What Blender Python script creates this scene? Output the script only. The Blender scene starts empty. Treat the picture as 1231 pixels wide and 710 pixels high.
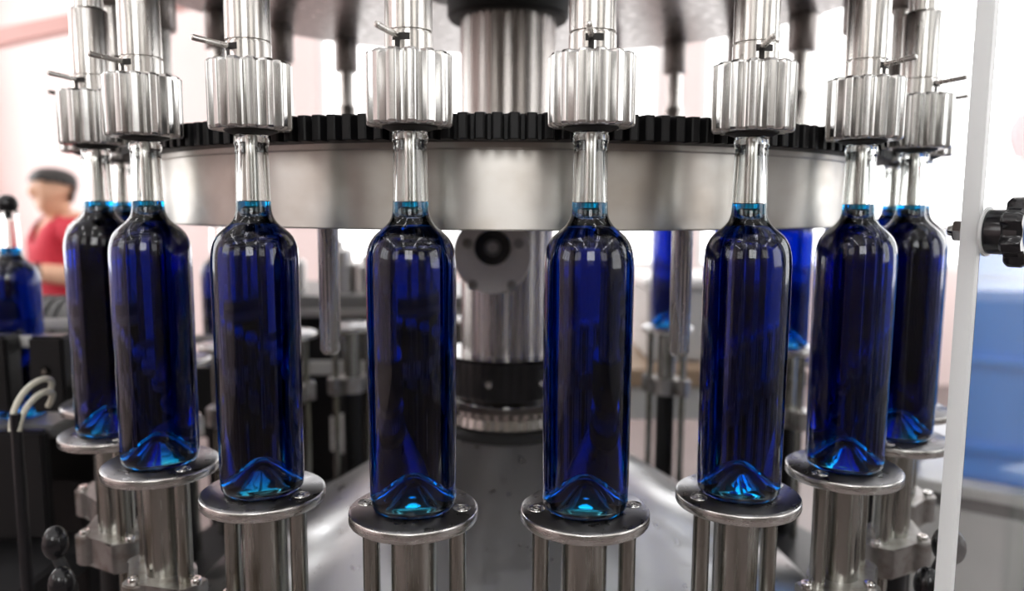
import bpy, bmesh, math, random
from mathutils import Vector, Matrix
random.seed(7)
R_ = math.radians
sc = bpy.context.scene
col = sc.collection

# ------------------------------------------------------------------ camera
# machine axis = world z axis, top of the bottle plates = z 0, metres
FPX = 916.44
CAM = Vector((0.00768, -1.19503, 0.25679))
cam_d = bpy.data.cameras.new('camera'); cam = bpy.data.objects.new('camera', cam_d); col.objects.link(cam)
cam_d.sensor_width = 36.0; cam_d.sensor_fit = 'HORIZONTAL'; cam_d.lens = 36.0 * FPX / 1231.0
cam_d.clip_start = 0.02; cam_d.clip_end = 60
cam.location = CAM
cam.rotation_euler = (Matrix.Rotation(math.pi/2 - 0.11643, 3, 'X') @ Matrix.Rotation(0.00499, 3, 'Z')).to_euler()
cam_d.dof.use_dof = True; cam_d.dof.focus_distance = 0.625; cam_d.dof.aperture_fstop = 3.2
sc.camera = cam

# ------------------------------------------------------------------ world, light, exposure
w = bpy.data.worlds.new('world'); sc.world = w; w.use_nodes = True
w.node_tree.nodes['Background'].inputs[0].default_value = (1.0, 0.97, 0.96, 1)
w.node_tree.nodes['Background'].inputs[1].default_value = 0.5
sc.view_settings.view_transform = 'Standard'; sc.view_settings.look = 'None'
sc.view_settings.exposure = 0.0; sc.view_settings.gamma = 1.0; sc.view_settings.use_curve_mapping = False
cy = sc.cycles
cy.max_bounces = 24; cy.transmission_bounces = 22; cy.glossy_bounces = 6; cy.diffuse_bounces = 4
cy.transparent_max_bounces = 16; cy.volume_bounces = 0
cy.sample_clamp_indirect = 6.0; cy.blur_glossy = 0.6
cy.use_denoising = True
WINDOW_BACK = 3.5     # daylight panes in the far wall
SIDE_FILL = 4.0      # added panes in the unseen side walls, for extra side light
WINDOW_FRONT = 8.0    # daylight panes behind the photographer
TUBE = 9.0           # fluorescent tubes

# ------------------------------------------------------------------ materials
MATS = {}
def new_mat(name):
    m = bpy.data.materials.new(name); m.use_nodes = True; MATS[name] = m
    nt = m.node_tree
    return m, nt, nt.nodes['Principled BSDF']
def plain(name, colr, rough=0.5, metal=0.0, spec=None, noise=0.0, nscale=30, bump=0.0, **kw):
    m, nt, b = new_mat(name)
    b.inputs['Base Color'].default_value = (*colr, 1); b.inputs['Roughness'].default_value = rough
    b.inputs['Metallic'].default_value = metal
    if spec is not None: b.inputs['Specular IOR Level'].default_value = spec
    if noise:
        tc = nt.nodes.new('ShaderNodeTexCoord'); n = nt.nodes.new('ShaderNodeTexNoise')
        n.inputs['Scale'].default_value = nscale; n.inputs['Detail'].default_value = 5
        nt.links.new(tc.outputs['Object'], n.inputs['Vector'])
        mx = nt.nodes.new('ShaderNodeMix'); mx.data_type = 'RGBA'
        mx.inputs[6].default_value = (*[c*(1-noise) for c in colr], 1); mx.inputs[7].default_value = (*[min(1, c*(1+noise)) for c in colr], 1)
        nt.links.new(n.outputs['Fac'], mx.inputs[0]); nt.links.new(mx.outputs[2], b.inputs['Base Color'])
        if bump:
            bp = nt.nodes.new('ShaderNodeBump'); bp.inputs['Strength'].default_value = bump; bp.inputs['Distance'].default_value = 0.001
            nt.links.new(n.outputs['Fac'], bp.inputs['Height']); nt.links.new(bp.outputs['Normal'], b.inputs['Normal'])
    return m
def steel(name, colr, r0, r1, stretch=(40, 40, 3), bump=0.05, stain=None, stain_amt=0.5, stain_scale=(25, 25, 4), aniso=0.0):
    """brushed metal: noise drawn out along the brushing; optional brown dried streaks"""
    m, nt, b = new_mat(name)
    b.inputs['Metallic'].default_value = 1.0
    tc = nt.nodes.new('ShaderNodeTexCoord')
    mp = nt.nodes.new('ShaderNodeMapping'); mp.inputs['Scale'].default_value = stretch
    nt.links.new(tc.outputs['Object'], mp.inputs['Vector'])
    n = nt.nodes.new('ShaderNodeTexNoise'); n.inputs['Scale'].default_value = 6; n.inputs['Detail'].default_value = 6
    nt.links.new(mp.outputs['Vector'], n.inputs['Vector'])
    mr = nt.nodes.new('ShaderNodeMapRange'); mr.inputs[1].default_value = 0.3; mr.inputs[2].default_value = 0.7
    mr.inputs[3].default_value = r0; mr.inputs[4].default_value = r1
    nt.links.new(n.outputs['Fac'], mr.inputs[0]); nt.links.new(mr.outputs[0], b.inputs['Roughness'])
    bp = nt.nodes.new('ShaderNodeBump'); bp.inputs['Strength'].default_value = bump; bp.inputs['Distance'].default_value = 0.0006
    nt.links.new(n.outputs['Fac'], bp.inputs['Height']); nt.links.new(bp.outputs['Normal'], b.inputs['Normal'])
    b.inputs['Base Color'].default_value = (*colr, 1)
    if aniso:
        b.inputs['Anisotropic'].default_value = aniso; b.inputs['Anisotropic Rotation'].default_value = 0.25
        tg = nt.nodes.new('ShaderNodeTangent'); tg.direction_type = 'RADIAL'; tg.axis = 'Z'
        nt.links.new(tg.outputs[0], b.inputs['Tangent'])
    if stain:
        mp2 = nt.nodes.new('ShaderNodeMapping'); mp2.inputs['Scale'].default_value = stain_scale
        nt.links.new(tc.outputs['Object'], mp2.inputs['Vector'])
        n2 = nt.nodes.new('ShaderNodeTexNoise'); n2.inputs['Scale'].default_value = 3; n2.inputs['Detail'].default_value = 4
        nt.links.new(mp2.outputs['Vector'], n2.inputs['Vector'])
        rp = nt.nodes.new('ShaderNodeMapRange'); rp.inputs[1].default_value = 0.45; rp.inputs[2].default_value = 0.7
        rp.inputs[3].default_value = 0; rp.inputs[4].default_value = stain_amt
        nt.links.new(n2.outputs['Fac'], rp.inputs[0])
        mx = nt.nodes.new('ShaderNodeMix'); mx.data_type = 'RGBA'
        mx.inputs[6].default_value = (*colr, 1); mx.inputs[7].default_value = (*stain, 1)
        nt.links.new(rp.outputs[0], mx.inputs[0]); nt.links.new(mx.outputs[2], b.inputs['Base Color'])
    return m
def emit(name, colr, s):
    m = bpy.data.materials.new(name); m.use_nodes = True; MATS[name] = m
    nt = m.node_tree; nt.nodes.remove(nt.nodes['Principled BSDF'])
    e = nt.nodes.new('ShaderNodeEmission'); e.inputs[0].default_value = (*colr, 1); e.inputs[1].default_value = s
    nt.links.new(e.outputs[0], nt.nodes['Material Output'].inputs[0])
    return m
def glass(name, colr=(1, 1, 1), ior=1.5, rough=0.0, absorb=None, dens=0):
    m = bpy.data.materials.new(name); m.use_nodes = True; MATS[name] = m
    nt = m.node_tree; nt.nodes.remove(nt.nodes['Principled BSDF'])
    g = nt.nodes.new('ShaderNodeBsdfGlass'); g.inputs['Color'].default_value = (*colr, 1); g.inputs['IOR'].default_value = ior
    g.inputs['Roughness'].default_value = rough
    nt.links.new(g.outputs[0], nt.nodes['Material Output'].inputs[0])
    if absorb:
        v = nt.nodes.new('ShaderNodeVolumeAbsorption'); v.inputs[0].default_value = (*absorb, 1); v.inputs[1].default_value = dens
        nt.links.new(v.outputs[0], nt.nodes['Material Output'].inputs[1])
    return m
def liquid(name, absorb, dens, ztop):
    """fills the bottle up to the glass: below ztop its skin is the glass/liquid interface, above it the free surface"""
    m = bpy.data.materials.new(name); m.use_nodes = True; MATS[name] = m
    nt = m.node_tree; nt.nodes.remove(nt.nodes['Principled BSDF'])
    g = nt.nodes.new('ShaderNodeBsdfGlass'); g.inputs['Color'].default_value = (1, 1, 1, 1); g.inputs['Roughness'].default_value = 0
    tc = nt.nodes.new('ShaderNodeTexCoord'); sp = nt.nodes.new('ShaderNodeSeparateXYZ'); nt.links.new(tc.outputs['Object'], sp.inputs[0])
    mr = nt.nodes.new('ShaderNodeMapRange'); mr.inputs[1].default_value = ztop-0.0002; mr.inputs[2].default_value = ztop-0.0001
    mr.inputs[3].default_value = 1.345/1.5; mr.inputs[4].default_value = 1.345
    nt.links.new(sp.outputs[2], mr.inputs[0]); nt.links.new(mr.outputs[0], g.inputs['IOR'])
    v = nt.nodes.new('ShaderNodeVolumeAbsorption'); v.inputs[0].default_value = (*absorb, 1); v.inputs[1].default_value = dens
    nt.links.new(g.outputs[0], nt.nodes['Material Output'].inputs[0]); nt.links.new(v.outputs[0], nt.nodes['Material Output'].inputs[1])
    return m
M = MATS
steel('steel_pinion', (0.66, 0.655, 0.64), 0.21, 0.27, (6, 6, 3), 0.001)
steel('steel_tube', (0.70, 0.68, 0.65), 0.24, 0.31, (14, 14, 1.5), 0.003, aniso=0.5)
steel('steel_drum', (0.58, 0.555, 0.52), 0.34, 0.42, (6, 6, 10), 0.0, stain=(0.40, 0.34, 0.28), stain_amt=0.5, stain_scale=(4, 4, 6), aniso=0.92)
steel('steel_column', (0.46, 0.43, 0.41), 0.18, 0.34, (50, 50, 1.0), 0.03, aniso=0.8)
steel('steel_plate', (0.25, 0.25, 0.26), 0.24, 0.36, (10, 10, 10), 0.02)
steel('steel_rim', (0.68, 0.67, 0.65), 0.22, 0.34, (6, 6, 60), 0.03, stain=(0.34, 0.32, 0.30), stain_amt=0.5, stain_scale=(20, 20, 30))
steel('steel_lift', (0.44, 0.44, 0.41), 0.16, 0.30, (50, 50, 2), 0.03, stain=(0.13, 0.12, 0.08), stain_amt=0.9, stain_scale=(32, 32, 3))
steel('steel_clamp', (0.40, 0.39, 0.38), 0.28, 0.45, (20, 20, 20), 0.10, stain=(0.24, 0.21, 0.18), stain_amt=0.8, stain_scale=(20, 20, 20))
steel('steel_disc', (0.25, 0.225, 0.215), 0.24, 0.40, (10, 10, 10), 0.05)
steel('steel_cone', (0.62, 0.63, 0.64), 0.26, 0.36, (6, 6, 6), 0.01, aniso=0.75)
steel('steel_flange', (0.78, 0.76, 0.74), 0.45, 0.6, (20, 20, 20), 0.05)
steel('chrome', (0.7, 0.68, 0.66), 0.06, 0.14, (20, 20, 20), 0.02)
steel('steel_frame', (0.55, 0.54, 0.53), 0.3, 0.45, (20, 20, 20), 0.05)
plain('gear_black', (0.008, 0.008, 0.009), 0.5, spec=0.35, noise=0.3, nscale=60, bump=0.1)
plain('rubber', (0.010, 0.010, 0.010), 0.6)
plain('black_gloss', (0.010, 0.010, 0.012), 0.18)
plain('black_paint', (0.007, 0.007, 0.008), 0.4, spec=0.35, noise=0.2, nscale=12)
plain('dark_grey', (0.03, 0.03, 0.032), 0.4, noise=0.2, nscale=8)
plain('mid_grey', (0.14, 0.14, 0.14), 0.4, noise=0.15, nscale=8)
plain('light_grey', (0.55, 0.55, 0.54), 0.4, noise=0.08, nscale=8)
plain('slot_dark', (0.015, 0.013, 0.012), 0.6)
plain('tip_brown', (0.10, 0.045, 0.03), 0.45)
plain('hose', (0.62, 0.60, 0.50), 0.35)
plain('white_plastic', (0.85, 0.85, 0.84), 0.35)
plain('blue_plastic', (0.07, 0.30, 0.88), 0.4, noise=0.12, nscale=3)
plain('red_plastic', (0.75, 0.07, 0.10), 0.4)
plain('brown_wood', (0.34, 0.24, 0.16), 0.6, noise=0.2, nscale=10)
plain('pink_paint', (0.93, 0.77, 0.75), 0.6, noise=0.04, nscale=2)
plain('pink_beam', (0.62, 0.36, 0.33), 0.6)
plain('white_paint', (0.88, 0.87, 0.86), 0.6, noise=0.03, nscale=2)
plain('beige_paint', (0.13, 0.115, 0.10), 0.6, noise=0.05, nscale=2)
plain('grey_paint', (0.40, 0.40, 0.40), 0.6, noise=0.05, nscale=2)
plain('ceiling_paint', (0.62, 0.62, 0.62), 0.7, noise=0.03, nscale=2)
plain('floor_paint', (0.16, 0.13, 0.125), 0.35, noise=0.3, nscale=4, bump=0.1)
plain('skin', (0.72, 0.42, 0.28), 0.5, noise=0.06, nscale=14)
plain('hair', (0.025, 0.02, 0.018), 0.5, noise=0.3, nscale=80)
plain('red_cloth', (0.55, 0.025, 0.05), 0.8, noise=0.12, nscale=20)
plain('jeans', (0.05, 0.07, 0.13), 0.85, noise=0.2, nscale=40)
plain('eye_white', (0.8, 0.78, 0.75), 0.3)
plain('lip', (0.48, 0.20, 0.16), 0.5)
glass('bottle_glass', (0.985, 0.995, 0.992), 1.5)
# clear blue spirit: thin layers cyan, thick layers deep ultramarine
liquid('blue_liquid', (0.0, 0.80, 0.925), 400.0, 0.2598)
glass('acrylic', (0.98, 0.99, 0.99), 1.14)
glass('clear_pane', (1, 1, 1), 1.05)
m_, nt_, b_ = new_mat('acrylic_edge')
b_.inputs['Base Color'].default_value = (0.95, 0.96, 0.96, 1); b_.inputs['Roughness'].default_value = 0.3
tr_ = nt_.nodes.new('ShaderNodeBsdfTranslucent'); tr_.inputs[0].default_value = (0.97, 0.98, 0.98, 1)
ms_ = nt_.nodes.new('ShaderNodeMixShader'); ms_.inputs[0].default_value = 0.5
nt_.links.new(b_.outputs[0], ms_.inputs[1]); nt_.links.new(tr_.outputs[0], ms_.inputs[2]); nt_.links.new(ms_.outputs[0], nt_.nodes['Material Output'].inputs[0])
emit('daylight_back', (1.0, 0.985, 0.98), WINDOW_BACK)
emit('daylight_front', (1.0, 0.99, 0.98), WINDOW_FRONT)
emit('front_fill_dim', (1.0, 0.96, 0.91), 2.5)  # outer front panes, unseen, added so the steel reflects bright and dark bands
emit('side_fill_pane', (1.0, 0.985, 0.98), SIDE_FILL)
emit('tube_light', (1.0, 0.99, 0.98), TUBE)

# ------------------------------------------------------------------ helpers
def prop(o, label=None, cat=None, group=None, kind=None):
    if label: o['label'] = label
    if cat: o['category'] = cat
    if group: o['group'] = group
    if kind: o['kind'] = kind
    return o
def empty(name, loc=(0, 0, 0), rz=0.0, label=None, cat=None, group=None):
    o = bpy.data.objects.new(name, None); col.objects.link(o); o.empty_display_size = 0.02
    o.location = loc; o.rotation_euler = (0, 0, rz)
    return prop(o, label, cat, group)
def link(name, me, mat=None, parent=None, loc=None, rot=None):
    if mat and not me.materials: me.materials.append(M[mat])
    o = bpy.data.objects.new(name, me); col.objects.link(o)
    if parent: o.parent = parent
    if loc is not None: o.location = loc
    if rot is not None: o.rotation_euler = rot
    return o
def smooth(me, ang=35):
    for p in me.polygons: p.use_smooth = True
    me.set_sharp_from_angle(angle=R_(ang))
    return me
def from_bm(name, bm, sm=True, ang=35):
    bmesh.ops.recalc_face_normals(bm, faces=bm.faces)
    me = bpy.data.meshes.new(name); bm.to_mesh(me); bm.free()
    if sm: smooth(me, ang)
    return me
def lathe(bm, prof, seg=32, origin=(0, 0, 0), mat=None):
    """prof: closed or axis-ended list of (r, z)"""
    rings = []
    T = mat or Matrix.Identity(4)
    o = Vector(origin)
    for r, z in prof:
        if r < 1e-6: rings.append([bm.verts.new(T @ (Vector((0, 0, z)) + o))])
        else: rings.append([bm.verts.new(T @ (Vector((r*math.cos(2*math.pi*k/seg), r*math.sin(2*math.pi*k/seg), z)) + o)) for k in range(seg)])
    for a, b in zip(rings[:-1], rings[1:]):
        for k in range(seg):
            k2 = (k+1) % seg
            if len(a) == 1 and len(b) == 1: continue
            if len(a) == 1: bm.faces.new((a[0], b[k], b[k2]))
            elif len(b) == 1: bm.faces.new((a[k], b[0], a[k2]))
            else: bm.faces.new((a[k], b[k], b[k2], a[k2]))
    return rings
def lathe_mesh(name, prof, seg=32, ang=35, closed=False, T=None):
    bm = bmesh.new()
    if closed: prof = list(prof) + [prof[0]]
    lathe(bm, prof, seg, mat=T)
    if closed: bmesh.ops.remove_doubles(bm, verts=bm.verts, dist=1e-7)
    return from_bm(name, bm, True, ang)
def box(bm, c, s, rz=0.0, bev=0.0):
    r = bmesh.ops.create_cube(bm, size=1.0)
    Mx = Matrix.Translation(Vector(c)) @ Matrix.Rotation(rz, 4, 'Z') @ Matrix.Diagonal((s[0], s[1], s[2], 1))
    bmesh.ops.transform(bm, matrix=Mx, verts=r['verts'])
    if bev:
        es = list({e for v in r['verts'] for e in v.link_edges})
        bmesh.ops.bevel(bm, geom=es, offset=bev, segments=2, affect='EDGES')
def box_mesh(name, c, s, rz=0.0, bev=0.0):
    bm = bmesh.new(); box(bm, c, s, rz, bev); return from_bm(name, bm, True, 40)
def tube_path(bm, pts, rad, seg=12, caps=True):
    pts = [Vector(p) for p in pts]; rings = []
    prev = None
    for i, p in enumerate(pts):
        t = (pts[min(i+1, len(pts)-1)] - pts[max(i-1, 0)]).normalized()
        if prev is None:
            u = t.orthogonal().normalized()
        else:
            u = (prev - t*prev.dot(t)).normalized()
        prev = u; v = t.cross(u)
        rr = rad[i] if isinstance(rad, (list, tuple)) else rad
        rings.append([bm.verts.new(p + (u*math.cos(2*math.pi*k/seg) + v*math.sin(2*math.pi*k/seg))*rr) for k in range(seg)])
    for a, b in zip(rings[:-1], rings[1:]):
        for k in range(seg): bm.faces.new((a[k], a[(k+1) % seg], b[(k+1) % seg], b[k]))
    if caps: bm.faces.new(rings[0][::-1]); bm.faces.new(rings[-1])
def tube_mesh(name, pts, rad, seg=12):
    bm = bmesh.new(); tube_path(bm, pts, rad, seg); return from_bm(name, bm, True, 40)
def bez(p0, p1, p2, p3, n=14):
    p0, p1, p2, p3 = map(Vector, (p0, p1, p2, p3)); out = []
    for i in range(n+1):
        t = i/n; out.append(p0*(1-t)**3 + p1*3*t*(1-t)**2 + p2*3*t*t*(1-t) + p3*t**3)
    return out
def copy_tree(o, parent=None):
    c = o.copy(); col.objects.link(c); c.parent = parent
    for ch in list(o.children): copy_tree(ch, c)
    return c

# ------------------------------------------------------------------ the hall
FZ = -1.20            # hall floor
CZ = 2.9              # ceiling
X0, X1, Y0, Y1 = -4.2, 4.6, -4.6, 5.0
def struct(name, me, mat): return prop(link(name, me, mat), kind='structure')
struct('floor', box_mesh('floor', ((X0+X1)/2, (Y0+Y1)/2, FZ-0.05), (X1-X0, Y1-Y0, 0.1)), 'floor_paint')
struct('ceiling', box_mesh('ceiling', ((X0+X1)/2, (Y0+Y1)/2, CZ+0.05), (X1-X0, Y1-Y0, 0.1)), 'ceiling_paint')
def wall_with_holes(name, mat, fixed, lo, hi, holes, along='x', thick=0.2, sign=1):
    """vertical wall from lo to hi along an axis, rectangular holes (a0,a1,z0,z1)"""
    xs = sorted({lo, hi, *[h[0] for h in holes], *[h[1] for h in holes]})
    zs = sorted({FZ, CZ, *[h[2] for h in holes], *[h[3] for h in holes]})
    bm = bmesh.new()
    for i in range(len(xs)-1):
        for k in range(len(zs)-1):
            cx, cz = (xs[i]+xs[i+1])/2, (zs[k]+zs[k+1])/2
            if any(h[0] < cx < h[1] and h[2] < cz < h[3] for h in holes): continue
            s = xs[i+1]-xs[i]
            f = fixed + sign*thick/2
            if along == 'x': box(bm, (cx, f, cz), (s, thick, zs[k+1]-zs[k]))
            else: box(bm, (f, cx, cz), (thick, s, zs[k+1]-zs[k]))
    return struct(name, from_bm(name, bm, False), mat)
wn = [0]
def window(a0, a1, z0, z1, fixed, along, glow, nmull, sign=1, bars=1):
    wn[0] += 1
    e = prop(empty('window_%d' % wn[0]), kind='structure')
    def P(a, z, off): return (a, fixed+sign*off, z) if along == 'x' else (fixed+sign*off, a, z)
    def S(da, dz, d): return (da, d, dz) if along == 'x' else (d, da, dz)
    bm = bmesh.new()
    for a in (a0+0.03, a1-0.03): box(bm, P(a, (z0+z1)/2, 0.06), S(0.06, z1-z0, 0.08))
    for z in (z0+0.03, z1-0.03): box(bm, P((a0+a1)/2, z, 0.06), S(a1-a0-0.12, 0.06, 0.08))
    link('window_frame', from_bm('window_frame', bm, False), 'white_paint', e)
    for i in range(1, nmull):
        a = a0 + (a1-a0)*i/nmull
        link('mullion', box_mesh('mullion', P(a, (z0+z1)/2, 0.06), S(0.05, z1-z0-0.12, 0.06)), 'white_paint', e)
    for i in range(nmull):
        p0, p1 = a0+(a1-a0)*i/nmull, a0+(a1-a0)*(i+1)/nmull
        link('pane', box_mesh('pane', P((p0+p1)/2, (z0+z1)/2, 0.12), S(p1-p0, z1-z0, 0.01)), glow, e)
hb = [(-1.55, 1.2, -0.25, 2.3), (1.5, 4.3, -0.25, 2.3)]
wall_with_holes('wall_back', 'pink_paint', Y1, X0, X1, hb, 'x', 0.2, 1)
for a0, a1, z0, z1 in hb: window(a0, a1, z0, z1, Y1, 'x', 'daylight_back', 3, 1)
hl = [(-3.4, -1.4, 0.9, 2.5), (0.6, 4.6, -0.2, 2.5)]
wall_with_holes('wall_left', 'pink_paint', X0, Y0, Y1, hl, 'y', 0.2, -1)
for a0, a1, z0, z1 in hl: window(a0, a1, z0, z1, X0, 'y', 'side_fill_pane', 3, -1)
hr = [(-3.6, -1.2, 0.1, 2.5), (0.2, 4.6, -0.3, 2.5)]
wall_with_holes('wall_right', 'grey_paint', X1, Y0, Y1, hr, 'y', 0.2, 1)
for a0, a1, z0, z1 in hr: window(a0, a1, z0, z1, X1, 'y', 'side_fill_pane', 4, 1)
hf = [(-3.7, -2.0, 1.1, 2.7), (-0.75, 0.75, 1.0, 2.7), (2.0, 3.7, 1.1, 2.7)]
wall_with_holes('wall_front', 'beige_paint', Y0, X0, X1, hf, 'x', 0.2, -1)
for a0, a1, z0, z1 in hf: window(a0, a1, z0, z1, Y0, 'x', 'daylight_front' if a0 < 0 < a1 else 'front_fill_dim', 2, -1)
# roof beams
for k, (y, z) in enumerate(((3.2, 1.75), (4.3, 2.3))):
    pass
b1 = tube_mesh('roof_brace', [(-4.15, 3.9, 1.15), (-1.2, 3.9, 1.75)], 0.07, 4)
prop(link('roof_brace', b1, 'pink_beam'), 'slanting pink steel brace high in the left background', 'beam')
p1 = box_mesh('steel_post', (-3.55, 3.9, (FZ+1.28)/2), (0.14, 0.14, 1.28-FZ), bev=0.01)
prop(link('steel_post', p1, 'pink_paint'), 'pale pink upright post under the slanting brace at left', 'post')
# ceiling fittings
lt = empty('ceiling_light', (0, 0, CZ), 0, 'long twin-tube ceiling light', 'light', 'ceiling lights')
bm = bmesh.new(); box(bm, (0, 0, -0.035), (0.30, 1.55, 0.07), bev=0.01); link('housing', from_bm('housing', bm), 'white_plastic', lt)
for s in (-1, 1): link('tube', tube_mesh('tube', [(s*0.075, -0.73, -0.10), (s*0.075, 0.73, -0.10)], 0.03, 10), 'tube_light', lt)
spots = [(x, y) for x in (-2.4, -0.8, 0.8, 2.4) for y in (-3.0, -0.9, 1.2, 3.3)]
for i, (x, y) in enumerate(spots):
    o = lt if i == 0 else copy_tree(lt)
    o.location = (x, y, CZ)
    o['label'] = 'long twin-tube fluorescent light on the hall ceiling'

# ------------------------------------------------------------------ carousel
NST = 24; RC = 0.56662; PH = -0.00434
def st_ang(i): return PH + (i-3.5)*R_(15)
def st_pos(i):
    a = st_ang(i); return Vector((RC*math.sin(a), -RC*math.cos(a), 0))
def st_rz(i): return st_ang(i) - math.pi/2          # local +x = radially outward

# base, cone, column
cb = empty('central_column', (0, 0, FZ), 0, 'thick steel centre column with bolted round flange and black collar', 'column')
def cpart(name, prof, mat, seg=64, parent=None, ang=35):
    me = lathe_mesh(name, [(r, z-FZ) for r, z in prof], seg, ang); return link(name, me, mat, parent or cb)
cpart('shaft', [(0, -0.6), (0.0725, -0.6), (0.0725, 0.60), (0, 0.60)], 'steel_column')
cpart('top_ring', [(0.0725, 0.535), (0.088, 0.535), (0.092, 0.54), (0.092, 0.60), (0.0725, 0.60)], 'rubber')
cpart('black_collar', [(0.0725, 0.030), (0.098, 0.030), (0.102, 0.026), (0.102, -0.028), (0.098, -0.033), (0.0725, -0.033)], 'black_gloss')
bs = lathe_mesh('collar_bolt', [(0, 0.006), (0.005, 0.006), (0.006, 0.004), (0.006, 0)], 12)
for a in range(8):
    t = R_(-104+45*a); n = Vector((math.cos(t), math.sin(t), 0))
    link('collar_bolt', bs, 'chrome', cb, n*0.1015 + Vector((0, 0, -0.003-FZ)), n.to_track_quat('Z', 'Y').to_euler())
cpart('bearing_ring', [(0.0725, -0.036), (0.096, -0.038), (0.106, -0.048), (0.106, -0.056), (0.098, -0.06), (0.100, -0.074), (0.0725, -0.076)], 'chrome')
cpart('rubber_skirt', [(0.0725, -0.077), (0.108, -0.077), (0.112, -0.082), (0.112, -0.098), (0.0725, -0.10)], 'rubber')
T = Matrix.Translation((-0.021, -0.0735, 0.187-FZ)) @ Matrix.Rotation(R_(90), 4, 'X')
fl = link('flange', lathe_mesh('flange', [(0, -0.03), (0.058, -0.03), (0.058, 0.009), (0.056, 0.011), (0.031, 0.011), (0.031, 0.008), (0, 0.008)], 48, T=T), 'steel_flange', cb)
T2 = T @ Matrix.Translation((0.0, 0.010, 0))
link('bore_ring', lathe_mesh('bore_ring', [(0.008, 0.012), (0.010, 0.017), (0.0255, 0.017), (0.0265, 0.014), (0.0265, 0.004), (0.008, 0.004)], 32, T=T2), 'black_gloss', fl)
link('bore_seat', lathe_mesh('bore_seat', [(0.008, 0.0175), (0.012, 0.0175), (0.013, 0.0165), (0.008, 0.0165)], 24, T=T2), 'mid_grey', fl)
for bx, bz in ((-0.0365, 0.016), (0.038, 0.016), (-0.029, -0.045), (0.029, -0.045)):
    T3 = T @ Matrix.Translation((bx, bz, 0.011))
    link('bolt', lathe_mesh('bolt', [(0, 0.002), (0.004, 0.002), (0.0045, 0.005), (0.0068, 0.005), (0.0075, 0.004), (0.0075, 0)], 16, T=T3), 'steel_clamp', fl)
co = empty('base_cone', (0, 0, FZ), 0, 'broad conical stainless cover around the foot of the column', 'machine base')
link('cone', lathe_mesh('cone', [(0.105, -0.088-FZ), (0.112, -0.092-FZ), (0.46, -0.315-FZ), (0.49, -0.345-FZ), (0.49, -0.36-FZ), (0.105, -0.36-FZ)], 128, 25, True), 'steel_cone', co)
link('table_ring', lathe_mesh('table_ring', [(0.47, -0.36-FZ), (0.615, -0.36-FZ), (0.62, -0.365-FZ), (0.62, -0.44-FZ), (0.47, -0.44-FZ)], 96, 35, True), 'dark_grey', co)
link('pedestal', lathe_mesh('pedestal', [(0, 0), (0.55, 0), (0.55, -0.44-FZ), (0, -0.44-FZ)], 64), 'mid_grey', co)

# drum with ring gear and the hanging rods
dr = empty('carousel_drum', (0, 0, 0.2345), 0, 'wide brushed steel drum with black toothed rim behind the bottle necks', 'machine drum')
ZD = 0.2345
link('drum_band', lathe_mesh('drum_band', [(0.497, 0.0), (0.4985, 0.0015), (0.4985, 0.084), (0.480, 0.084), (0.480, 0.0)], 192, 35, True), 'steel_drum', dr)
link('drum_lip', lathe_mesh('drum_lip', [(0.499, 0.073), (0.5005, 0.0745), (0.5005, 0.0795), (0.499, 0.0795)], 192, 35, True), 'steel_drum', dr)
link('drum_top', lathe_mesh('drum_top', [(0.0725, 0.070), (0.480, 0.070), (0.480, 0.080), (0.0725, 0.080)], 96, 35, True), 'steel_disc', dr)
def gear_mesh(name, n, ph, z0, z1, inner, bev, rnd=None):
    """ph: list of (phase within a tooth, radius)"""
    bm = bmesh.new(); lv = [(z0, bev), (z0+bev, 0), (z1-bev, 0), (z1, bev)]
    if rnd: lv = [(z0, rnd), (z0+rnd*0.3, rnd*0.35), (z0+rnd, 0), (z1-rnd, 0), (z1-rnd*0.3, rnd*0.35), (z1, rnd)]
    outer = []
    for z, d in lv:
        outer.append([bm.verts.new(((r-d)*math.cos(2*math.pi*(k+f)/n), (r-d)*math.sin(2*math.pi*(k+f)/n), z)) for k in range(n) for f, r in ph])
    m = len(outer[0])
    for a, b in zip(outer[:-1], outer[1:]):
        for k in range(m): bm.faces.new((a[k], a[(k+1) % m], b[(k+1) % m], b[k]))
    for ring, z in ((outer[0], z0), (outer[-1], z1)):
        inn = [bm.verts.new((inner*math.cos(2*math.pi*(k//len(ph)+ph[k % len(ph)][0])/n), inner*math.sin(2*math.pi*(k//len(ph)+ph[k % len(ph)][0])/n), z)) for k in range(m)]
        for k in range(m): bm.faces.new((ring[k], ring[(k+1) % m], inn[(k+1) % m], inn[k]))
        if z == z0: lo = inn
        else: hi = inn
    for k in range(m): bm.faces.new((lo[k], lo[(k+1) % m], hi[(k+1) % m], hi[k]))
    return from_bm(name, bm, True, 13 if rnd else 28)
link('ring_gear', gear_mesh('ring_gear', 224, [(0.02, 0.522), (0.22, 0.522), (0.34, 0.5325), (0.42, 0.5335), (0.80, 0.5335), (0.90, 0.5325)], 0.0795, 0.102, 0.44, 0.0008), 'gear_black', dr)
for x, y in ((-0.196, -0.35), (0.196, -0.35), (-0.42, 0.02), (0.42, 0.06)):
    lo = 0.091 if y < -0.1 else -0.1
    me = lathe_mesh('hanging_rod', [(0, lo-ZD), (0.0085, lo-ZD), (0.0115, lo+0.005-ZD), (0.0115, 0.071), (0, 0.071)], 28)
    link('hanging_rod', me, 'steel_tube', dr, (x, y, 0))

# upper carrier disc
ud = empty('valve_carrier', (0, 0, 0.60), 0, 'large dark steel disc overhead that carries the filling valves', 'machine disc')
link('disc', lathe_mesh('disc', [(0.05, 0.0), (0.60, 0.0), (0.612, 0.008), (0.612, 0.05), (0.05, 0.05)], 128, 35, True), 'steel_disc', ud)
link('hub', lathe_mesh('hub', [(0.05, 0.0), (0.05, -0.012), (0.16, -0.012), (0.17, 0.0)], 64), 'black_paint', ud)

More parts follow.
